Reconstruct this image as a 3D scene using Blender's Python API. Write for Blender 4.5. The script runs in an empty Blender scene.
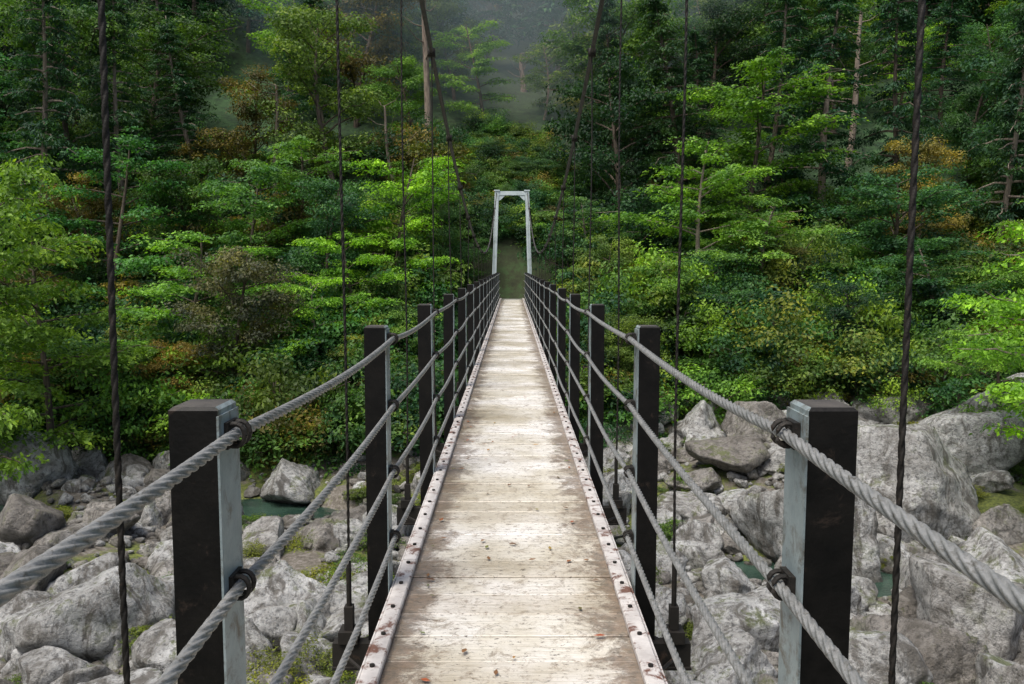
import bpy, math, random
import numpy as np
from mathutils import Vector, noise, Matrix
random.seed(7); np.random.seed(7)
scene=bpy.context.scene
scene.view_settings.view_transform='Standard'
scene.view_settings.look='None'
scene.view_settings.exposure=0
COL=scene.collection

# ------------------------------------------------------------ helpers
def mesh_arrays(name, V, F, smooth=False, mats=(), midx=None):
    V=np.asarray(V,dtype=np.float32); F=np.asarray(F,dtype=np.int32)
    me=bpy.data.meshes.new(name)
    n=F.shape[1]
    me.vertices.add(len(V)); me.vertices.foreach_set('co',V.ravel())
    me.loops.add(F.size); me.loops.foreach_set('vertex_index',F.ravel())
    me.polygons.add(len(F))
    me.polygons.foreach_set('loop_start',np.arange(0,F.size,n,dtype=np.int32))
    try: me.polygons.foreach_set('loop_total',np.full(len(F),n,dtype=np.int32))
    except Exception: pass
    for m in mats: me.materials.append(m)
    if midx is not None: me.polygons.foreach_set('material_index',np.asarray(midx,dtype=np.int32))
    me.polygons.foreach_set('use_smooth',np.full(len(F),bool(smooth)))
    me.update(calc_edges=True); me.validate()
    return me
def add_obj(name, me, parent=None, loc=(0,0,0), rot=(0,0,0), sc=(1,1,1), color=None):
    o=bpy.data.objects.new(name,me); COL.objects.link(o)
    o.location=loc; o.rotation_euler=rot; o.scale=sc
    if color: o.color=(*color,1)
    if parent: o.parent=parent
    return o
def empty(name):
    e=bpy.data.objects.new(name,None); COL.objects.link(e); e.empty_display_size=.3; return e

class Acc:
    def __init__(s): s.V=[];s.F=[];s.M=[];s.n=0
    def add(s,V,F,m=0):
        V=np.asarray(V,float);F=np.asarray(F,int)
        s.V.append(V); s.F.append(F+s.n); s.n+=len(V)
        s.M.append(np.full(len(F),m) if np.isscalar(m) else np.asarray(m))
    def mesh(s,name,mats,smooth=False):
        return mesh_arrays(name,np.vstack(s.V),np.vstack(s.F),smooth,mats,np.concatenate(s.M))
BOXF=np.array([[0,3,2,1],[4,5,6,7],[0,1,5,4],[1,2,6,5],[2,3,7,6],[3,0,4,7]])
def boxv(x0,x1,y0,y1,z0,z1):
    return np.array([[x0,y0,z0],[x1,y0,z0],[x1,y1,z0],[x0,y1,z0],[x0,y0,z1],[x1,y0,z1],[x1,y1,z1],[x0,y1,z1]],float)
def frames(P):
    P=np.asarray(P,float); T=np.gradient(P,axis=0); T/=np.linalg.norm(T,axis=1)[:,None]+1e-9
    ref=np.array([0,0,1.]) if abs(T[:,2]).mean()<.8 else np.array([1.,0,0])
    A=np.cross(T,ref); A/=np.linalg.norm(A,axis=1)[:,None]+1e-9
    B=np.cross(T,A); return T,A,B
def tube(P,R,k=6,lobes=0,pitch=.1,depth=.3):
    P=np.asarray(P,float); n=len(P); R=np.broadcast_to(np.asarray(R,float),(n,))
    T,A,B=frames(P)
    th=np.linspace(0,2*np.pi,k,endpoint=False)[None,:].repeat(n,0)
    rr=R[:,None].repeat(k,1)
    if lobes:
        s=np.concatenate([[0],np.cumsum(np.linalg.norm(np.diff(P,axis=0),axis=1))])
        ph=(s/pitch*2*np.pi)[:,None]
        rr=rr*(1-depth+depth*np.abs(np.cos(th*lobes/2))**.6)
        th=th+ph
    V=P[:,None,:]+rr[...,None]*(np.cos(th)[...,None]*A[:,None,:]+np.sin(th)[...,None]*B[:,None,:])
    V=V.reshape(-1,3)
    i=np.arange(n-1)[:,None]*k; j=np.arange(k)[None,:]; j2=(j+1)%k
    F=np.stack([i+j,i+j2,i+k+j2,i+k+j],-1).reshape(-1,4)
    return V,F

# ------------------------------------------------------------ materials
def newmat(name):
    m=bpy.data.materials.new(name); m.use_nodes=True
    nt=m.node_tree; b=nt.nodes['Principled BSDF']; return m,nt,b
def N(nt,t,**k):
    n=nt.nodes.new(t)
    for a,v in k.items(): setattr(n,a,v)
    return n
def noise_n(nt,vec,scale,detail=5,rough=.55,dist=0):
    n=N(nt,'ShaderNodeTexNoise'); n.inputs['Scale'].default_value=scale; n.inputs['Detail'].default_value=detail
    n.inputs['Roughness'].default_value=rough; n.inputs['Distortion'].default_value=dist
    nt.links.new(vec,n.inputs['Vector']); return n.outputs['Fac']
def ramp(nt,fac,stops):
    r=N(nt,'ShaderNodeValToRGB'); e=r.color_ramp.elements
    while len(e)<len(stops): e.new(.5)
    for i,(p,c) in enumerate(stops):
        e[i].position=p; e[i].color=(*c,1) if len(c)==3 else c
    nt.links.new(fac,r.inputs[0]); return r.outputs[0]
def mix(nt,fac,a,b,mode='MIX'):
    m=N(nt,'ShaderNodeMix',data_type='RGBA',blend_type=mode)
    for s,v in ((m.inputs[0],fac),(m.inputs[6],a),(m.inputs[7],b)):
        if hasattr(v,'links'): nt.links.new(v,s)
        elif isinstance(v,tuple): s.default_value=(*v,1)
        else: s.default_value=v
    return m.outputs[2]
def math_n(nt,op,a,b=0.,clamp=False):
    m=N(nt,'ShaderNodeMath',operation=op); m.use_clamp=clamp
    for s,v in ((m.inputs[0],a),(m.inputs[1],b)):
        if hasattr(v,'links'): nt.links.new(v,s)
        else: s.default_value=v
    return m.outputs[0]
def mapping(nt,vec,scale):
    m=N(nt,'ShaderNodeMapping'); m.inputs['Scale'].default_value=scale; nt.links.new(vec,m.inputs[0]); return m.outputs[0]
def bump(nt,b,h,strength=.4,dist=.02):
    n=N(nt,'ShaderNodeBump'); n.inputs['Strength'].default_value=strength; n.inputs['Distance'].default_value=dist
    nt.links.new(h,n.inputs['Height']); nt.links.new(n.outputs[0],b.inputs['Normal'])
def G(nt): return N(nt,'ShaderNodeNewGeometry')
BW=lambda v:(v,v,v)

def mat_leaf(name,trans=True):
    m,nt,b=newmat(name); g=G(nt); oi=N(nt,'ShaderNodeObjectInfo')
    rnd=ramp(nt,g.outputs['Random Per Island'],[(0,(.55,.6,.65)),(.5,(1,1,1)),(.95,(1.3,1.3,1.1)),(1,(1.6,1.4,.9))])
    c=mix(nt,1.,oi.outputs['Color'],rnd,'MULTIPLY')
    if trans:
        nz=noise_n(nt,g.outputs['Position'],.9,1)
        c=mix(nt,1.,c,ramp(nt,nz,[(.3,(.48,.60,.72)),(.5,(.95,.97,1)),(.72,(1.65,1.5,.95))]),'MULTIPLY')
    if not trans:
        d=N(nt,'ShaderNodeBsdfDiffuse'); nt.links.new(mix(nt,1.,c,(1.2,1.2,1.2),'MULTIPLY'),d.inputs[0])
        nt.links.new(d.outputs[0],nt.nodes['Material Output'].inputs[0]); return m
    nt.links.new(c,b.inputs['Base Color']); b.inputs['Roughness'].default_value=.5
    b.inputs['Specular IOR Level'].default_value=.25
    tr=N(nt,'ShaderNodeBsdfTranslucent'); nt.links.new(mix(nt,1.,c,(1.35,1.45,.55),'MULTIPLY'),tr.inputs[0])
    ms=N(nt,'ShaderNodeMixShader'); ms.inputs[0].default_value=.36
    nt.links.new(b.outputs[0],ms.inputs[1]); nt.links.new(tr.outputs[0],ms.inputs[2])
    nt.links.new(ms.outputs[0],nt.nodes['Material Output'].inputs[0]); return m
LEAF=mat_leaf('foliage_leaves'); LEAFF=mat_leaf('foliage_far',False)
def mat_bark(name,c1,c2):
    m,nt,b=newmat(name); g=G(nt); v=mapping(nt,g.outputs['Position'],(6,6,1.2))
    nt.links.new(ramp(nt,noise_n(nt,v,2,3),[(.35,c1),(.65,c2)]),b.inputs['Base Color']); b.inputs['Roughness'].default_value=.9
    return m
BARK=mat_bark('bark_brown',(.04,.03,.022),(.13,.10,.075))
BARKP=mat_bark('bark_pale',(.12,.095,.075),(.28,.23,.18))

def mat_rock(name,big=True):
    m,nt,b=newmat(name); g=G(nt); P=g.outputs['Position']; oi=N(nt,'ShaderNodeObjectInfo')
    n1=noise_n(nt,P,1.3,7,.72,.4); n2=noise_n(nt,P,9,6,.78)
    base=ramp(nt,n1,[(.30,(.15,.14,.12)),(.43,(.34,.335,.32)),(.55,(.50,.50,.49)),(.70,(.68,.68,.67))])
    rnd=oi.outputs['Random'] if big else g.outputs['Random Per Island']
    base=mix(nt,1.,base,ramp(nt,rnd,[(0,(.50,.46,.42)),(.25,(.72,.68,.64)),(.48,(.95,.95,.94)),(1,(1.15,1.15,1.15))]),'MULTIPLY')
    base=mix(nt,.9,base,ramp(nt,n2,[(.37,BW(.22)),(.50,BW(1.))]),'MULTIPLY')
    st=ramp(nt,noise_n(nt,mapping(nt,P,(1,1,.35)),2.4,6,.72,1.),[(.49,BW(0)),(.60,BW(.85))])
    base=mix(nt,st,base,(.10,.09,.075))
    sx=N(nt,'ShaderNodeSeparateXYZ'); nt.links.new(g.outputs['Normal'],sx.inputs[0])
    up=math_n(nt,'MULTIPLY',math_n(nt,'ADD',sx.outputs[2],.2,True),ramp(nt,noise_n(nt,P,1.3,6,.8),[(.53,BW(0)),(.61,BW(.85))]),True)
    base=mix(nt,up,base,(.10,.12,.03))
    sp2=N(nt,'ShaderNodeSeparateXYZ'); nt.links.new(P,sp2.inputs[0])
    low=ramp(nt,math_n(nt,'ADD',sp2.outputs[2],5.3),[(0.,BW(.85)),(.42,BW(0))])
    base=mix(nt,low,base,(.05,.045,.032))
    nt.links.new(base,b.inputs['Base Color']); b.inputs['Roughness'].default_value=.75
    h=math_n(nt,'ADD',noise_n(nt,P,4,6,.7),math_n(nt,'MULTIPLY',n2,.45))
    bump(nt,b,h,1.,.16); return m
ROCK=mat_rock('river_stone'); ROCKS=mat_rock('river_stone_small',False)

def mat_ground():
    m,nt,b=newmat('forest_soil_gravel'); g=G(nt); P=g.outputs['Position']
    s=N(nt,'ShaderNodeSeparateXYZ'); nt.links.new(P,s.inputs[0])
    grav=ramp(nt,noise_n(nt,P,9,6,.75),[(.3,(.04,.035,.025)),(.5,(.12,.105,.085)),(.7,(.26,.24,.22))])
    grav=mix(nt,ramp(nt,noise_n(nt,P,.5,5,.7),[(.47,BW(0)),(.54,BW(1))]),grav,ramp(nt,noise_n(nt,P,12,4,.7),[(.4,(.05,.065,.018)),(.6,(.14,.16,.035))]))
    soil=ramp(nt,noise_n(nt,P,2,6,.75),[(.3,(.025,.022,.014)),(.5,(.045,.05,.022)),(.62,(.05,.09,.03))])
    f=ramp(nt,math_n(nt,'MULTIPLY',math_n(nt,'ADD',s.outputs[2],4.6),.6),[(0,BW(0)),(1,BW(1))])
    c=mix(nt,f,grav,soil)
    far=ramp(nt,math_n(nt,'MULTIPLY',s.outputs[1],.01),[(.36,BW(0)),(.46,BW(.9))])
    c=mix(nt,far,c,ramp(nt,noise_n(nt,P,1.4,6,.85),[(.38,(.010,.025,.012)),(.62,(.05,.115,.04))]))
    nt.links.new(c,b.inputs['Base Color']); b.inputs['Roughness'].default_value=.95
    return m
GROUND=mat_ground()
def mat_water():
    m,nt,b=newmat('river_water'); g=G(nt)
    nt.links.new(ramp(nt,noise_n(nt,g.outputs['Position'],.6,4),[(.35,(.012,.03,.022)),(.65,(.045,.085,.062))]),b.inputs['Base Color'])
    b.inputs['Roughness'].default_value=.08; bump(nt,b,noise_n(nt,mapping(nt,g.outputs['Position'],(1,2.5,1)),3,4),.35,.05); return m
WATER=mat_water()

def mat_deck():
    m,nt,b=newmat('weathered_plank'); g=G(nt); P=g.outputs['Position']
    s=N(nt,'ShaderNodeSeparateXYZ'); nt.links.new(P,s.inputs[0])
    gr=noise_n(nt,mapping(nt,P,(3,60,20)),1.5,6,.65)
    big=noise_n(nt,P,1.1,5,.6)
    c=ramp(nt,big,[(.33,(.50,.445,.34)),(.48,(.66,.625,.545)),(.6,(.81,.795,.765))])
    c=mix(nt,1.,c,ramp(nt,gr,[(.3,(.68,.65,.60)),(.52,(1,1,1))]),'MULTIPLY')
    c=mix(nt,1.,c,ramp(nt,g.outputs['Random Per Island'],[(0,(.80,.77,.73)),(.35,(.96,.95,.93)),(1,(1.06,1.06,1.06))]),'MULTIPLY')
    ax=math_n(nt,'ABSOLUTE',s.outputs[0])
    edge=math_n(nt,'MULTIPLY',math_n(nt,'SUBTRACT',ax,.20,True),.95)
    st=math_n(nt,'ADD',noise_n(nt,P,3.6,9,.9,.4),edge)
    stain=ramp(nt,st,[(.58,BW(0)),(.66,BW(.75)),(.9,BW(.92))])
    c=mix(nt,stain,c,ramp(nt,noise_n(nt,P,18,5,.8),[(.4,(.07,.05,.035)),(.62,(.21,.14,.095))]))
    mot=ramp(nt,noise_n(nt,P,12,9,.9,.8),[(.52,BW(0)),(.59,BW(.68))])
    c=mix(nt,mot,c,(.21,.155,.10))
    sp=ramp(nt,noise_n(nt,mapping(nt,P,(1,1.6,1)),30,6,.8),[(.38,BW(.9)),(.43,BW(0))])
    c=mix(nt,sp,c,(.065,.045,.03))
    nt.links.new(c,b.inputs['Base Color'])
    nt.links.new(ramp(nt,big,[(.35,BW(.28)),(.6,BW(.46))]),b.inputs['Roughness'])
    bump(nt,b,math_n(nt,'ADD',gr,noise_n(nt,P,30,5)),.55,.006); return m
DECK=mat_deck()
def mat_metal(name,cols,rough=.6,scale=8,metal=0.,rust=None,rt=(.58,.66),spec=.5):
    m,nt,b=newmat(name); g=G(nt); P=g.outputs['Position']
    c=ramp(nt,noise_n(nt,P,scale,6,.65),[(.3,cols[0]),(.7,cols[1])])
    if rust:
        c=mix(nt,ramp(nt,noise_n(nt,P,scale*1.3,7,.75,.5),[(rt[0],BW(0)),(rt[1],BW(1))]),c,rust)
    nt.links.new(c,b.inputs['Base Color']); b.inputs['Roughness'].default_value=rough; b.inputs['Metallic'].default_value=metal
    b.inputs['Specular IOR Level'].default_value=spec
    bump(nt,b,noise_n(nt,P,scale*6,4),.25,.004); return m
KERB=mat_metal('kerb_flaking_paint',((.40,.37,.35),(.64,.61,.58)),.6,9,0,(.14,.07,.05),(.52,.60))
PDARK=mat_metal('post_dark_face',((.003,.003,.003),(.010,.009,.008)),.5,14,0,(.05,.036,.028),(.60,.76),.2)  # near-black tone for the front, back and outer post faces
PGREY=mat_metal('post_grey_face',((.20,.25,.26),(.34,.40,.41)),.5,10,.2,(.10,.085,.06),(.50,.66))  # paler blue-grey tone for the inner post faces only
ROPE=mat_metal('wire_rope',((.17,.175,.17),(.34,.34,.33)),.5,40,.3,(.08,.07,.05),(.52,.7))
HROPE=mat_metal('hanger_rope',((.010,.009,.008),(.03,.026,.022)),.6,40,.1,(.05,.035,.025),spec=.3)
TOWER=mat_metal('tower_pale_paint',((.46,.54,.56),(.58,.64,.66)),.5,2,0,(.28,.34,.32),(.5,.75))
STEEL=mat_metal('beam_dark_steel',((.012,.011,.010),(.03,.026,.022)),.6,6,.1,(.06,.04,.03),spec=.3)
CONC=mat_metal('concrete',((.14,.15,.12),(.26,.26,.22)),.9,2,0,(.08,.10,.05))

# ------------------------------------------------------------ terrain
def sstep(a,b,x):
    t=np.clip((x-a)/(b-a),0,1); return t*t*(3-2*t)
def bank_y(x): return 25.2+3.3*sstep(1,7,x)+.8*math.sin(x*.35)
def chan(x,y):
    y1=22.3-4.2*sstep(-5,4,x)-.9*sstep(5,12,x)+.7*math.sin(x*.7)
    w1=.80+.45*math.sin(x*.9+2)
    return math.exp(-((y-y1)/w1)**2)
def hgt(x,y):
    yb=bank_y(x); d=y-yb
    h=-5.02+.22*noise.noise(Vector((x*.35,y*.35,0)))*2
    if 4<y<30: h-=.58*chan(x,y)
    if x>3 and y>19: h+=min(.11*(y-19),.8)*sstep(3,7,x)
    if d>0: h+=.5*min(d,9.5)+.66*max(d-9.5,0)
    h-=.22*max(y-44,0)*math.exp(-(x/(5+.09*max(y,0)))**2)
    if y>27: h+=1.1*noise.noise(Vector((x*.13,y*.13,3)))*min((y-27)/6,1)*min(abs(x)/5,1)
    if y<3: h+=min(.72*(3-y),5.+.1*max(-4-y,0))
    k=(1-sstep(1.6,3.5,abs(x)))*sstep(32.6,34.3,y)*(1-sstep(37.2,38.8,y)); h=h*(1-k)+(-.15)*k
    k=(1-sstep(1.6,4,abs(x)))*(1-sstep(-3.2,-2,y)); h=h*(1-k)+(-.15)*k
    return float(h)
xs=np.unique(np.concatenate([np.linspace(-170,-26,40),np.linspace(-26,26,131),np.linspace(26,170,40)]))
ys=np.unique(np.concatenate([np.linspace(-60,-5,16),np.linspace(-5,45,141),np.linspace(45,260,80)]))
V=np.array([[x,y,hgt(x,y)] for y in ys for x in xs])
nx=len(xs); i=(np.arange(len(ys)-1)[:,None]*nx+np.arange(nx-1)[None,:]).reshape(-1)
F=np.stack([i,i+1,i+nx+1,i+nx],-1)
add_obj('ground_terrain',mesh_arrays('ground_terrain',V,F,True,[GROUND]))
W=[[-70,1,-5.29],[70,1,-5.29],[70,31,-5.29],[-70,31,-5.29]]
add_obj('river_water',mesh_arrays('river_water',W,[[0,1,2,3]],False,[WATER]))

# ------------------------------------------------------------ bridge
bridge=empty('suspension_bridge')
PX=.557; POSTY=[1.46+2*k for k in range(-2,17)]; TY0=-3.2; TY1=36.0
a=Acc(); y=TY0-1
while y<34.8:
    w=.197; dx=random.uniform(-.006,.006); dz=random.uniform(-.003,.003); t=random.uniform(-.002,.002)
    v=boxv(-.485+dx,.485+dx,y,y+w,-.045,0); v[:,2]+=dz; v[1::4,2]+=t
    c=.003; top=v[4:8].copy(); v[4:8,2]-=c
    top[:,1]+=np.array([c,c,-c,-c]); top[:,0]+=np.array([c,-c,-c,c])
    VV=np.vstack([v,top]); FF=np.array([[0,3,2,1],[0,1,5,4],[1,2,6,5],[2,3,7,6],[3,0,4,7],[4,5,9,8],[5,6,10,9],[6,7,11,10],[7,4,8,11],[8,9,10,11]])
    a.add(VV,FF); y+=.2015
add_obj('deck_planks',a.mesh('deck_planks',[DECK]),bridge)
a=Acc()
for s in (-1,1):
    y=TY0-1
    while y<34.8:
        L=1.995
        v=boxv(min(s*.436,s*.499),max(s*.436,s*.499),y,y+L,.006,.03)
        top=v[4:8].copy(); c=.005; v[4:8,2]-=c; top[:,0]+=np.array([c,-c,-c,c])
        VV=np.vstack([v,top]); a.add(VV,FF)
        v=boxv(min(s*.5,s*.506),max(s*.5,s*.506),y,y+L,-.10,.026); a.add(v,BOXF)
        y+=2.0
    y=-1.
    while y<34:
        th=np.linspace(0,2*np.pi,8,endpoint=False)
        r=.009; c=np.stack([s*.468+r*np.cos(th),y+r*np.sin(th),np.full(8,.03)],-1); c2=c.copy(); c2[:,2]=.038
        VV=np.vstack([c,c2]); j=np.arange(8)
        a.add(VV,np.stack([j,(j+1)%8,8+(j+1)%8,8+j],-1),1)
        a.add(c2,np.array([[0,1,2,3],[0,3,4,7],[4,5,6,7]]),1)
        y+=.25
add_obj('kerb_rails',a.mesh('kerb_rails',[KERB,STEEL]),bridge)
HX=.682
a=Acc()
for s in (-.36,.36): a.add(boxv(s-.04,s+.04,TY0-1,34.7,-.20,-.05),BOXF)
for y in POSTY:
    a.add(boxv(-.75,.75,y-.03,y+.03,-.30,-.203),BOXF)
    a.add(boxv(-.75,.75,y-.045,y+.045,-.312,-.302),BOXF)
    for s in (-1,1):
        a.add(boxv(s*HX-.04,s*HX+.04,y-.045,y+.045,-.20,-.15),BOXF)
        a.add(boxv(s*HX-.018,s*HX+.018,y-.022,y+.022,-.148,-.05),BOXF)
for k in range(len(POSTY)-1):
    for s in (-1,1):
        V_,F_=tube([[s*.68,POSTY[k]+.06,-.25],[-s*.68,POSTY[k+1]-.06,-.25]],.008,5); a.add(V_,F_)
add_obj('cross_beams',a.mesh('cross_beams',[STEEL]),bridge)
a=Acc()
for y in POSTY:
    for s in (-1,1):
        x0=s*PX-.043+random.uniform(-.004,.004)
        v=boxv(x0,x0+.086,y-.0,y+.10,-.20,1.125)
        lean=random.uniform(-.003,.010)*s; v[4:,0]+=lean; v[4:,1]+=random.uniform(-.01,.01)
        c=.006; b_=v[4:8].copy(); v[4:8,2]-=c; top=b_; top[:,1]+=np.array([c,c,-c,-c]); top[:,0]+=np.array([c,-c,-c,c])
        VV=np.vstack([v,top]); inner=2 if s<0 else 4
        M=[0]*10; M[inner]=1; M[5+(inner-1)]=1; M[9]=2
        a.add(VV,FF,M)
        xi=x0+.086 if s<0 else x0
        v=boxv(min(xi,xi-s*.004),max(xi,xi-s*.004),y-.004,y+.104,-.2,1.11)
        v[4:,0]+=lean; a.add(v,BOXF,1)
CAPM=mat_metal('post_cap',((.03,.028,.025),(.09,.08,.07)),.7,20)
add_obj('posts',a.mesh('posts',[PDARK,PGREY,CAPM]),bridge)
RZ=[1.07,.79,.51,.23]; RX=.492
def ropez(y,z0,ph):
    t=((y-1.51)/2)%1; return z0-.018*4*t*(1-t)*(1+.4*math.sin(ph+y*.9))
a=Acc(); fi=Acc()
for s in (-1,1):
    for n,z0 in enumerate(RZ):
        ph=n*2+s
        yy=np.concatenate([np.arange(-.8,4.0,.011),np.arange(4.0,9,.02)])
        P=[[s*(RX+.003*math.sin(y*1.3+ph)),y,ropez(y,z0,ph)] for y in yy]
        v,f=tube(P,.0115,24,6,.20,.34); a.add(v,f)
        yy=np.arange(-4,-.79,.2); P=[[s*RX,y,ropez(y,z0,ph)] for y in yy]; v,f=tube(P,.0105,8); a.add(v,f)
        yy=np.arange(8.98,35.0,.1); P=[[s*(RX+.003*math.sin(y*1.3+ph)),y,ropez(y,z0,ph)] for y in yy]
        v,f=tube(P,.0108,8); a.add(v,f)
        for y in POSTY:
            yc=y+.05
            for o in (-.014,.014):
                th=np.linspace(0,2*np.pi,15)
                P=[[s*RX+.018*math.cos(t),yc+o,ropez(yc,z0,ph)+.018*math.sin(t)*1.15] for t in th]
                v,f=tube(P,.0048,6); fi.add(v,f)
            v=boxv(min(s*.500,s*.511),max(s*.500,s*.511),yc-.028,yc+.028,z0-.024,z0+.024); fi.add(v,BOXF)
add_obj('hand_ropes',a.mesh('hand_ropes',[ROPE],True),bridge)
add_obj('rope_clamps',fi.mesh('rope_clamps',[HROPE]),bridge)
def cabz(y):
    h=.32+(.0088*(y-20.5)**2 if y<20.5 else .0114*(y-20.5)**2)
    return 1.37+h
def cabx(y):
    return .685-.04*max((y-30)/6,0) if y>30 else .685
a=Acc()
for s in (-1,1):
    yy=np.linspace(TY0,TY1,900); P=[[s*cabx(y),y,cabz(y)] for y in yy]
    v,f=tube(P,.020,18,6,.5,.3); a.add(v,f)
    v,f=tube([[s*cabx(TY1),TY1,cabz(TY1)],[s*1.3,TY1+6,1.5],[s*1.8,TY1+10,-.5]],.024,8); a.add(v,f)
    v,f=tube([[s*.7,TY0,cabz(TY0)],[s*1.0,TY0-7,-.3]],.024,8); a.add(v,f)
CABM=mat_metal('main_cable_steel',((.03,.03,.028),(.09,.085,.08)),.6,20,.1,(.06,.045,.035))
add_obj('main_cables',a.mesh('main_cables',[CABM],True),bridge)
a=Acc()
for k,y in enumerate(POSTY):
    for s in (-1,1):
        yc=y; top=cabz(yc); near=0<yc<6
        zz=np.arange(-.05,top,.008 if near else .15); zz=np.append(zz,top)
        dx=random.uniform(-.012,.012)
        P=[[s*HX+(cabx(yc)*s-s*HX)*(z/top)+dx*math.sin(z*2),yc,z] for z in zz]
        v,f=tube(P,.0064,12 if near else 6,2 if near else 0,.075,.42); a.add(v,f)
        P=[[s*HX,yc,-.06],[s*HX,yc,.14]]; v,f=tube(P,.011,8); a.add(v,f)
        v=boxv(s*cabx(yc)-.03,s*cabx(yc)+.03,yc-.035,yc+.035,top-.035,top+.03); a.add(v,BOXF)
add_obj('hanger_ropes',a.mesh('hanger_ropes',[HROPE],True),bridge)
def tower(ty,name):
    a=Acc(); top=cabz(TY1)+.06 if ty>0 else cabz(TY0)+.06
    for s in (-1,1):
        b0=s*.80; b1=s*.63; w=.085
        v=boxv(-w,w,ty-w,ty+w,-.6,top); v[:4,0]+=b0; v[4:,0]+=b1; a.add(v,BOXF)
        v=boxv(s*.8-.2,s*.8+.2,ty-.2,ty+.2,-.7,.05); a.add(v,BOXF,1)
        v=boxv(s*.63-.12,s*.63+.12,ty-.12,ty+.12,top+.002,top+.05); a.add(v,BOXF)
        g=np.array([[s*.54,ty-.05,top-.02],[s*.54,ty-.05,top-.38],[s*.50,ty-.05,top-.38],[s*.24,ty-.05,top-.14]]); g2=g.copy(); g2[:,1]+=.1
        gv=np.vstack([g[[0,1,2,3]],g2]); a.add(gv,np.array([[0,1,2,3],[7,6,5,4],[0,4,5,1],[1,5,6,2],[2,6,7,3],[3,7,4,0]]))
    a.add(boxv(-.545,.545,ty-.07,ty+.07,top-.17,top-.002),BOXF)
    add_obj(name,a.mesh(name,[TOWER,CONC]),bridge)
tower(TY1,'far_tower'); tower(TY0,'near_tower')
a=Acc(); a.add(boxv(-1.5,1.5,34.9,38.0,-3.5,-.05),BOXF); a.add(boxv(-1.5,1.5,-7,-4.3,-3.5,-.05),BOXF)
add_obj('abutments',a.mesh('abutments',[CONC]),bridge)

# fallen leaves
a=Acc(); 
for k in range(80):
    x=random.uniform(-.42,.42); y=random.uniform(2.6,9)
    if random.random()<.35: x=random.choice((-1,1))*random.uniform(.3,.43)
    r=random.uniform(.008,.02); t=random.uniform(0,6.28); L=np.array([[-1.3,0,0],[-.3,-.6,.15],[.5,-.4,.1],[1.3,0,.25],[.5,.4,.2],[-.3,.6,.25]])*r
    R=np.array(Matrix.Rotation(t,3,'Z')); L=L@R.T+np.array([x,y,.009])
    a.add(L,np.array([[0,1,4,5],[1,2,3,4]]))
m,nt,b=newmat('fallen_leaf'); g=G(nt)
nt.links.new(ramp(nt,g.outputs['Random Per Island'],[(0,(.35,.06,.02)),(.3,(.25,.12,.04)),(.6,(.12,.06,.03)),(.8,(.1,.16,.04)),(1,(.4,.2,.04))]),b.inputs['Base Color'])
add_obj('fallen_leaves',a.mesh('fallen_leaves',[m]))

# ------------------------------------------------------------ rocks
import bmesh
def ico(n):
    bm=bmesh.new(); bmesh.ops.create_icosphere(bm,subdivisions=n,radius=1)
    V=np.array([v.co[:] for v in bm.verts]); F=np.array([[v.index for v in f.verts] for f in bm.faces]); bm.free(); return V,F
def rockshape(D,seed,np_=15,amp=.05,sharp=26):
    rs=np.random.RandomState(seed)
    n=rs.normal(size=(np_,3)); n/=np.linalg.norm(n,axis=1)[:,None]; h=rs.uniform(.62,1.,np_)
    q=np.maximum(D@n.T,0)/h
    r=1/((q**sharp).sum(1)**(1/sharp)+1e-6); r=np.minimum(r,1.35)
    if amp:
        o=Vector(rs.uniform(-50,50,3))
        d=np.array([noise.fractal(Vector(p)*1.8+o,.85,2.1,6) for p in D])
        r=r*(1+amp*d)
    return D*r[:,None]*np.array([1,rs.uniform(.75,1.),rs.uniform(.6,.85)])
D5,F5=ico(5)
RP=[mesh_arrays('boulder_mesh',rockshape(D5,s,random.randint(11,18),.10,44),F5,True,[ROCK]) for s in range(10)]
def boulder(x,y,r,parent=None,name='boulder',dz=.25,k=None):
    z=hgt(x,y)+r*dz
    add_obj(name,random.choice(RP) if k is None else RP[k],parent,(x,y,z),(random.uniform(-.35,.35),random.uniform(-.35,.35),random.uniform(0,6.28)),(r,r*random.uniform(.8,1.1),r*random.uniform(.8,1.1)))
def px(u,y): return (u-512)/850*y
for (u,y,r) in [(115,14.3,1.5),(20,18.5,1.0),(45,13.2,.9),(210,13,.7),(290,24,.9),(255,18,.7),(330,19.5,.8),(15,24,1.2),(350,14,.55),(300,13.6,.6),
                (810,19.0,1.7),(905,20.5,1.8),(965,24,1.9),(985,14.5,1.35),(765,14.0,1.1),(925,12.6,1.0),(1000,27.0,1.7),(870,25,1.3),
                (735,24,1.1),(650,25,.8),(780,27,1.1),(700,28,.9),(850,15.5,.7),(1010,18,1.1),(830,28.5,1.0),(900,28.5,1.1),(640,29,.7),(170,25.4,.8),(80,25.5,.9),(760,26,1.0),(820,22.5,.9)]:
    boulder(px(u,y),y,r)
rk=empty('riverbed_rocks')
for k in range(1000):
    y=random.uniform(5,30); x=random.uniform(-.68*y-3,.68*y+3)
    if y>bank_y(x)+(2.2 if x>2 else .6): continue
    r=.2+.6*random.random()**2.2
    if chan(x,y)>.5 and random.random()<.7: continue
    boulder(x,y,r,rk,'rock',.2)
for k in range(90):
    y=random.uniform(25,31.5); x=random.uniform(2.5,22)
    boulder(x,y,random.uniform(.3,.8),rk,'rock',.15)
D2,F2=ico(2); shapes=[rockshape(D2,100+s,12,0,14) for s in range(12)]
a=Acc()
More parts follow.
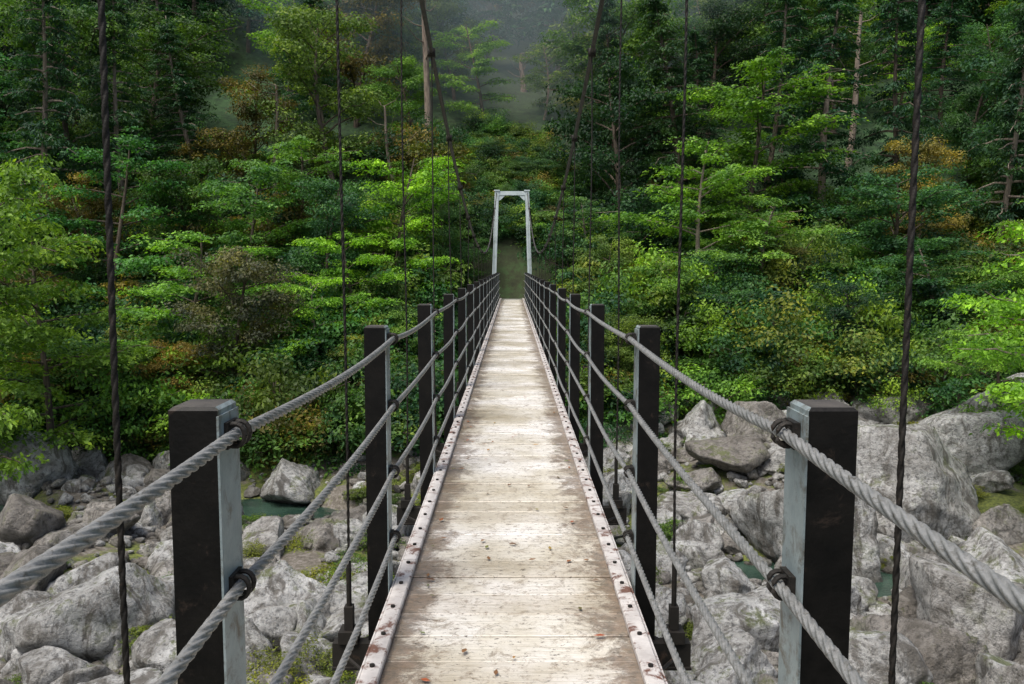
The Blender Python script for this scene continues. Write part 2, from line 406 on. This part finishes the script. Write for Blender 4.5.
for k in range(7000):
    y=random.uniform(9,28); x=random.uniform(-.66*y-1,.66*y+1)
    if y>bank_y(x)+2: continue
    if noise.noise(Vector((x*.3,y*.3,9)))<-.3: continue
    if chan(x,y)>.5: continue
    r=.06+.17*random.random()**2; R=np.array(Matrix.Rotation(random.uniform(0,6.28),3,'Z')@Matrix.Rotation(random.uniform(-.5,.5),3,'X'))
    a.add(shapes[k%12]@R.T*r+np.array([x,y,hgt(x,y)+r*.4]),F2)
add_obj('river_pebbles',a.mesh('river_pebbles',[ROCKS],True))

# ------------------------------------------------------------ trees
def leaves(rs,C,T,Nn,L,Wd):
    T=T-(T*Nn).sum(1)[:,None]*Nn; T/=np.linalg.norm(T,axis=1)[:,None]+1e-9
    S=np.cross(Nn,T); n=len(C); L=L[:,None]; Wd=Wd[:,None]
    V=np.stack([C-T*L*.5,C+S*Wd*.5-T*L*.05,C+T*L*.5-Nn*L*.12,C-S*Wd*.5-T*L*.05],1).reshape(-1,3)
    F=np.arange(n*4).reshape(-1,4); return V,F
def tree_mesh(name,seed,H,R,tr,base,nb,kind,leaf,per,bark,leafmat=None):
    rs=np.random.RandomState(seed); a=Acc()
    n=14; t=np.linspace(0,1,n); wob=rs.uniform(-1,1,4)
    tx=lambda t:np.stack([R*.16*(np.sin(t*3+wob[0]*3)-np.sin(wob[0]*3))+wob[2]*.10*H*t,R*.16*(np.sin(t*2.6+wob[1]*3)-np.sin(wob[1]*3))+wob[3]*.07*H*t,H*.93*t-.4],-1)
    P=tx(t); v,f=tube(P,tr*(1-t*.86)+.01,8); a.add(v,f,0)
    Cs=[];Ts=[];Ns=[];Ls=[]
    for i in range(nb):
        u=(i+rs.uniform(-.3,1.2))/nb; u=min(max(u,0),.99)
        if kind=='cone': ln=R*((1-u)**.75*.95+.12)*rs.uniform(.55,1.12)
        elif kind=='round': ln=R*(math.sin(math.pi*(.22+.68*u))**.6)*rs.uniform(.5,1.2)
        else: ln=R*(1-1.1*(u-.42)**2)*rs.uniform(.5,1.15)
        tt=base+(1-base)*u*.97
        p0=tx(np.array([tt]))[0]; az=i*2.4+rs.uniform(-.8,.8)
        el={'cone':.12,'round':.75,'layer':.2+.4*u}[kind]*rs.uniform(.4,1.4)
        s=np.linspace(0,1,6); d=np.array([math.cos(az),math.sin(az),0])
        rise=ln*math.tan(min(el,1.1))*(s-.5*s**2) - (.22*ln*s**2 if kind=='cone' else 0)
        B=p0+d*(s*ln)[:,None]; B[:,2]+=rise; B+=rs.normal(0,.03*ln,(6,3))*s[:,None]
        v,f=tube(B,tr*.35*(1-tt*.6)*(1-s*.85)+.006,5); a.add(v,f,0)
        side=np.array([-d[1],d[0],0])
        m=max(3,int(ln/(.46 if kind!='round' else .62)))
        for j in range(m):
            sj=.30+.70*(j+rs.uniform(.2,1))/m
            for q in ((-1,0,1) if sj<.9 else (0,)):
                if rs.rand()<.13: continue
                pc=p0+d*sj*ln+side*q*ln*.34*sj*(1.1-.4*sj)*rs.uniform(.6,1.2); pc[2]+=np.interp(sj,s,rise)+rs.normal(0,.08 if kind=='layer' else .13)
                k=int(per*rs.uniform(.6,1.3)); rr=np.sqrt(rs.rand(k)); th=rs.rand(k)*6.283
                pr=rs.uniform(.36,.70)*(1 if kind!='cone' else .8)*(R/3)**.4
                od=d*.8+side*q*.6; od/=np.linalg.norm(od)
                sd=np.array([-od[1],od[0],0])
                if kind=='round':
                    D=rs.normal(size=(k,3)); D[:,2]=np.abs(D[:,2])*.9-.25; D/=np.linalg.norm(D,axis=1)[:,None]
                    C=pc+D*(pr*1.15*rs.uniform(.6,1.15,k))[:,None]*np.array([1,1,.7])
                    Nn=D+np.array([0,0,.5])+rs.normal(0,.45,(k,3)); T=rs.normal(size=(k,3))-np.array([0,0,.5])
                else:
                    lx=rr*np.cos(th)*pr*1.35; ly=rr*np.sin(th)*pr*.85
                    fing=np.cos(th*5+rs.rand()*6)*.5+.5; lx*=.65+.5*fing; ly*=.65+.5*fing
                    C=pc+od*lx[:,None]+sd*ly[:,None]; dr=.4 if kind=='layer' else .55
                    C[:,2]+=-dr*(rr*pr)**2/pr+rs.normal(0,.035,k)
                    Nn=np.array([0,0,1.])+rs.normal(0,.45,(k,3))+(od*(lx/pr*.6)[:,None])
                    T=od*(lx/pr)[:,None]+sd*(ly/pr)[:,None]*1.3+rs.normal(0,.35,(k,3))
                    if kind=='cone': T[:,2]-=.4
                Nn/=np.linalg.norm(Nn,axis=1)[:,None]
                Cs.append(C);Ts.append(T);Ns.append(Nn);Ls.append(rs.uniform(.6,1.25,k)*leaf)
    C=np.vstack(Cs);T=np.vstack(Ts);Nn=np.vstack(Ns);L=np.concatenate(Ls)
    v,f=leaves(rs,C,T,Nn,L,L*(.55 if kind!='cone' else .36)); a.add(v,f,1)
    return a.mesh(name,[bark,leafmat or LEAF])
LAY=[tree_mesh('layered_tree',s,8.,3.4,.13,.2,21,'layer',.155,56,BARK if s%2 else BARKP) for s in (1,2,3,4,5)]
RND=[tree_mesh('round_tree',s,8.,3.1,.15,.18,21,'round',.155,90,BARK) for s in (11,12,13,14)]
CED=[tree_mesh('cedar_tree',s,14.,2.9,.2,.25,50,'cone',.22,32,b_) for s,b_ in ((21,BARK),(22,BARKP),(23,BARK))]
BSH=[tree_mesh('bush',s,1.9,1.35,.04,.05,12,k,.115,46,BARK) for s,k in ((31,'layer'),(32,'round'),(33,'layer'))]
FAR={'lay':[tree_mesh('far_layered',s,8.,3.5,.13,.2,19,'layer',.25,22,BARK,LEAFF) for s in (41,42)],
     'rnd':[tree_mesh('far_round',s,8.,3.1,.15,.15,21,'round',.25,36,BARK,LEAFF) for s in (43,44,45)],
     'ced':[tree_mesh('far_cedar',s,14.,3.0,.2,.2,46,'cone',.34,15,b_,LEAFF) for s,b_ in ((46,BARK),(47,BARK),(48,BARK))]}
PAL={'lay':[(.13,.26,.038),(.095,.22,.042),(.17,.27,.038),(.06,.17,.05),(.18,.32,.04),(.042,.125,.045),(.19,.22,.04)],
     'rnd':[(.05,.13,.038),(.085,.17,.038),(.036,.10,.04),(.12,.19,.042),(.10,.21,.038),(.036,.095,.045),(.20,.17,.045)],
     'ced':[(.028,.082,.042),(.036,.098,.046),(.05,.11,.045)]}
def vary(c,x,y):
    k=random.uniform(.55,1.3); return tuple(v*k for v in c)
placed=[]
def put(kind,x,y,s,color=None,parent=None,name=None,sz=None,sink=0):
    me=random.choice(FAR[kind] if y>57 else {'lay':LAY,'rnd':RND,'ced':CED}[kind])
    c=color or random.choice(PAL[kind])
    nm=name or {'lay':'maple_tree','rnd':'evergreen_oak_tree','ced':'cedar_tree'}[kind]
    add_obj(nm,me,parent,(x,y,hgt(x,y)-.2-sink),(random.uniform(-.08,.08),random.uniform(-.08,.08),random.uniform(0,6.28)),(s,s,(sz or s)),vary(c,x,y) if not color else tuple(1.15*q for q in color))
    placed.append((x,y,s))
br=(.18,.35,.035)
for (kind,u,y,vtop,s,c) in [('lay',405,33,135,.85,br),('lay',362,31,215,.7,br),('lay',180,30,215,.95,(.15,.30,.05)),('lay',318,28.5,265,.6,br),
      ('lay',40,24.5,205,1.0,(.15,.25,.035)),('lay',-25,22,120,.9,(.14,.24,.035)),('lay',110,33,120,1.0,(.06,.17,.05)),('lay',250,33.5,150,.9,(.09,.20,.05)),
      ('rnd',235,28.5,235,.7,(.10,.105,.06)),('lay',300,36,130,.9,(.11,.22,.045)),('rnd',395,29.5,300,.45,(.12,.22,.04)),('rnd',150,27.5,330,.5,(.24,.17,.045)),
      ('lay',700,36,120,1.1,(.14,.27,.045)),('lay',770,34.5,185,.85,(.12,.23,.045)),('rnd',655,33.5,260,.6,(.10,.20,.05)),('rnd',600,35,230,.5,(.13,.20,.045)),
      ('lay',1045,20.5,190,.85,br),('lay',1010,25,300,.6,(.13,.25,.04)),('rnd',790,35.5,240,.8,(.15,.15,.045)),('rnd',890,36,170,1.1,(.045,.12,.045)),
      ('lay',720,32.5,280,.55,(.07,.16,.05)),('lay',930,33,230,.8,(.05,.13,.045)),('rnd',470,37.5,235,.42,(.06,.14,.04)),('rnd',445,35.5,170,.5,(.08,.16,.05)),
      ('lay',590,38,190,.6,(.08,.16,.05)),('rnd',60,28,330,.8,(.06,.13,.04)),('rnd',330,33,170,.7,(.04,.11,.04)),('rnd',365,28,330,.4,(.19,.22,.04)),('rnd',200,26.8,400,.4,(.15,.17,.04)),
      ('rnd',512,43,225,.4,(.05,.10,.045)),('rnd',548,44,200,.5,(.05,.11,.05)),('rnd',482,45,200,.5,(.05,.10,.05)),('lay',515,49,180,.5,(.07,.13,.06)),('rnd',502,41,258,.25,(.06,.12,.05)),('rnd',525,41.5,254,.25,(.05,.11,.05)),
      ('ced',130,40,-30,.75,(.035,.09,.04)),('ced',40,38,-60,.8,(.03,.08,.04)),('ced',205,44,10,.75,(.035,.09,.045)),('ced',620,46,-20,.7,(.035,.09,.045)),('ced',760,44,-40,.8,(.035,.09,.04)),('ced',900,42,-50,.85,(.03,.08,.04)),('ced',990,39,-40,.8,(.035,.085,.04)),('ced',330,47,-20,.75,(.03,.08,.04))]:
    x=px(u,y); ztop=1.37+(266-vtop)/850*y; g=hgt(x,y); sz=max((ztop-g)/(7.7 if kind!='ced' else 13.2),.2)
    put(kind,x,y,s,c,sz=sz)
for (u,y,vtop,s,tilt) in [(428,46,-60,.9,0),(522,62,60,1.1,0),(842,48,20,.9,.2),(398,42,110,.5,-.2),(280,41,90,.6,0)]:
    x=px(u,y); g=hgt(x,y); H=1.37+(266-vtop)/850*y-g
    P=[[tilt*3*t+.1*math.sin(t*5+u),0,-.5+(H+.5)*t] for t in np.linspace(0,1,16)]
    a=Acc(); v,f=tube(P,[.24*s*(1-.6*t) for t in np.linspace(0,1,16)],9); a.add(v,f)
    for k in range(9):
        i=random.randint(7,15); az=random.uniform(0,6.28); L=random.uniform(.7,2)
        p=np.array(P[i]); q=p+np.array([math.cos(az)*L*.5,math.sin(az)*L*.5,L*.1]); r=p+np.array([math.cos(az)*L,math.sin(az)*L,L*.45])
        v,f=tube([p,q,r],[.05*s,.03*s,.01],5); a.add(v,f)
    add_obj('bare_trunk_tree',a.mesh('bare_trunk_tree',[BARKP],True),None,(x,y,g)); placed.append((x,y-2,1))
forest=empty('distant_forest')
def ok(x,y,d):
    for (a_,b_,_) in placed:
        if (a_-x)**2+(b_-y)**2<d*d: return False
    return True
def clear(x,y,R):
    if y<39.5 and abs(x)<.9+R: return False
    return True
cnt=0
for k in range(12000):
    y=26+math.sqrt(random.random())*95 if random.random()<.6 else random.uniform(26,60)
    x=random.uniform(-.66*y-6,.66*y+6)
    if y<bank_y(x)+1.6+(1.2 if x>3 else 0): continue
    sp=3.2 if y<42 else (3.5 if y<60 else 4.6)
    if not ok(x,y,sp): continue
    r=random.random(); 
    if y<40: kind='lay' if r<.5 else 'rnd'
    elif y<57: kind='lay' if r<.32 else ('rnd' if r<.72 else 'ced')
    else: kind='ced' if r<.5 else ('rnd' if r<.8 else 'lay')
    s=random.uniform(.6,1.3)*(1.0 if y<42 else (1.1 if y<57 else 1.5))
    if kind=='ced': s*=.85
    if y<34: s*=.75
    if not clear(x,y,2.4*s):
        s=.45
        if not clear(x,y,1.2): continue
    if y<33 and abs(x)<6: s*=.6
    put(kind,x,y,s,None,forest if y>44 else None,'tree' if y>44 else None,s*random.uniform(.8,1.15)); cnt+=1
under=empty('undergrowth'); nb_=0
for k in range(1560):
    y=random.uniform(25.5,46); x=random.uniform(-.66*y-3,.66*y+3)
    if k>1380: y=random.uniform(38.4,50); x=random.uniform(-2.6,2.6)
    elif y>38 and random.random()<.6: continue
    if y<bank_y(x)+.4+(1.0*random.random() if x>3 else 0): continue
    if abs(x)<2.0 and 32<y<38.3: continue
    s=random.uniform(.6,1.5)
    if abs(x)<2.6: s=min(s,.7)
    c=random.choice(PAL['lay']+PAL['rnd']*2); nb_+=1
    add_obj('bush',random.choice(BSH),under,(x,y,hgt(x,y)-.15),(0,0,random.uniform(0,6.28)),(s,s,s*random.uniform(.8,1.2)),vary(c,x,y))
print('trees',cnt,'bushes',nb_)
for (u,y,s,c) in [(300,15.5,.7,(.14,.15,.03)),(330,17,.6,(.15,.17,.03)),(20,20,.5,(.12,.18,.03)),(260,22,.6,(.13,.18,.03)),(60,17,.4,(.13,.18,.03)),(985,20,.5,(.13,.2,.03)),(700,22,.35,(.13,.18,.03)),(690,26,.5,(.14,.16,.03)),
                  (270,13.3,.5,(.15,.15,.03)),(35,15,.5,(.13,.17,.03)),(300,18.5,.6,(.14,.17,.03)),(770,25,.5,(.12,.15,.03)),(880,23,.4,(.12,.18,.03)),(720,19.5,.3,(.13,.16,.03)),(850,27,.5,(.1,.15,.03)),(720,27.5,.5,(.1,.15,.03)),(660,22,.4,(.1,.15,.03)),(940,22,.4,(.1,.15,.03))]:
    x=px(u,y); add_obj('shrub',BSH[1],None,(x,y,hgt(x,y)-.3),(0,0,u),(s,s,s*.5),c)
tf=empty('riverside_grass')
for k in range(150):
    y=random.uniform(10,29); x=random.uniform(-.62*y,.62*y)
    if k>90: y=random.uniform(21,30); x=random.uniform(3,.62*y)
    if y>bank_y(x)+1 or chan(x,y)>.4: continue
    s=random.uniform(.2,.5)
    add_obj('tuft',random.choice(BSH),tf,(x,y,hgt(x,y)+.02),(0,0,k),(s,s,s*.7),random.choice([(.13,.17,.03),(.09,.16,.03),(.16,.18,.035),(.08,.13,.03)]))

# mist lying in the valley (real homogeneous volume)
bm=bmesh.new(); bmesh.ops.create_uvsphere(bm,u_segments=32,v_segments=20,radius=1); me=bpy.data.meshes.new('mist'); bm.to_mesh(me); bm.free()
mm=bpy.data.materials.new('mist'); mm.use_nodes=True; nt=mm.node_tree; nt.nodes.clear()
vs=N(nt,'ShaderNodeVolumeScatter'); vs.inputs['Density'].default_value=.017; vs.inputs['Color'].default_value=(.60,.93,1,1)
out=N(nt,'ShaderNodeOutputMaterial'); nt.links.new(vs.outputs[0],out.inputs['Volume']); me.materials.append(mm)
add_obj('mist_cloud',me,None,(0,88,30),(0,0,0),(27,50,34))

# ------------------------------------------------------------ light & camera
S=Vector((-.28,-.34,.90)).normalized()
w=bpy.data.worlds.new('World'); scene.world=w; w.use_nodes=True; nt=w.node_tree
bg=nt.nodes['Background']; sky=N(nt,'ShaderNodeTexSky'); sky.sky_type='NISHITA'; sky.sun_disc=False
sky.sun_elevation=math.asin(S.z); sky.sun_rotation=math.atan2(S.x,S.y); sky.air_density=1.0; sky.dust_density=5.0; sky.ozone_density=1.
nt.links.new(sky.outputs[0],bg.inputs[0]); bg.inputs[1].default_value=.15
sl=bpy.data.lights.new('sun','SUN'); sl.energy=3.4; sl.angle=math.radians(34); sl.color=(1,.98,.93)
so=bpy.data.objects.new('sun',sl); COL.objects.link(so); so.rotation_euler=S.to_track_quat('Z','Y').to_euler(); so.location=(0,0,40)
cam=bpy.data.cameras.new('camera'); co=bpy.data.objects.new('camera',cam); COL.objects.link(co)
cam.lens=29.9; cam.sensor_width=36; cam.clip_end=1000; cam.clip_start=.05
co.location=(0.002,0,1.37); co.rotation_euler=(math.radians(90-5.1),0,0)
scene.camera=co
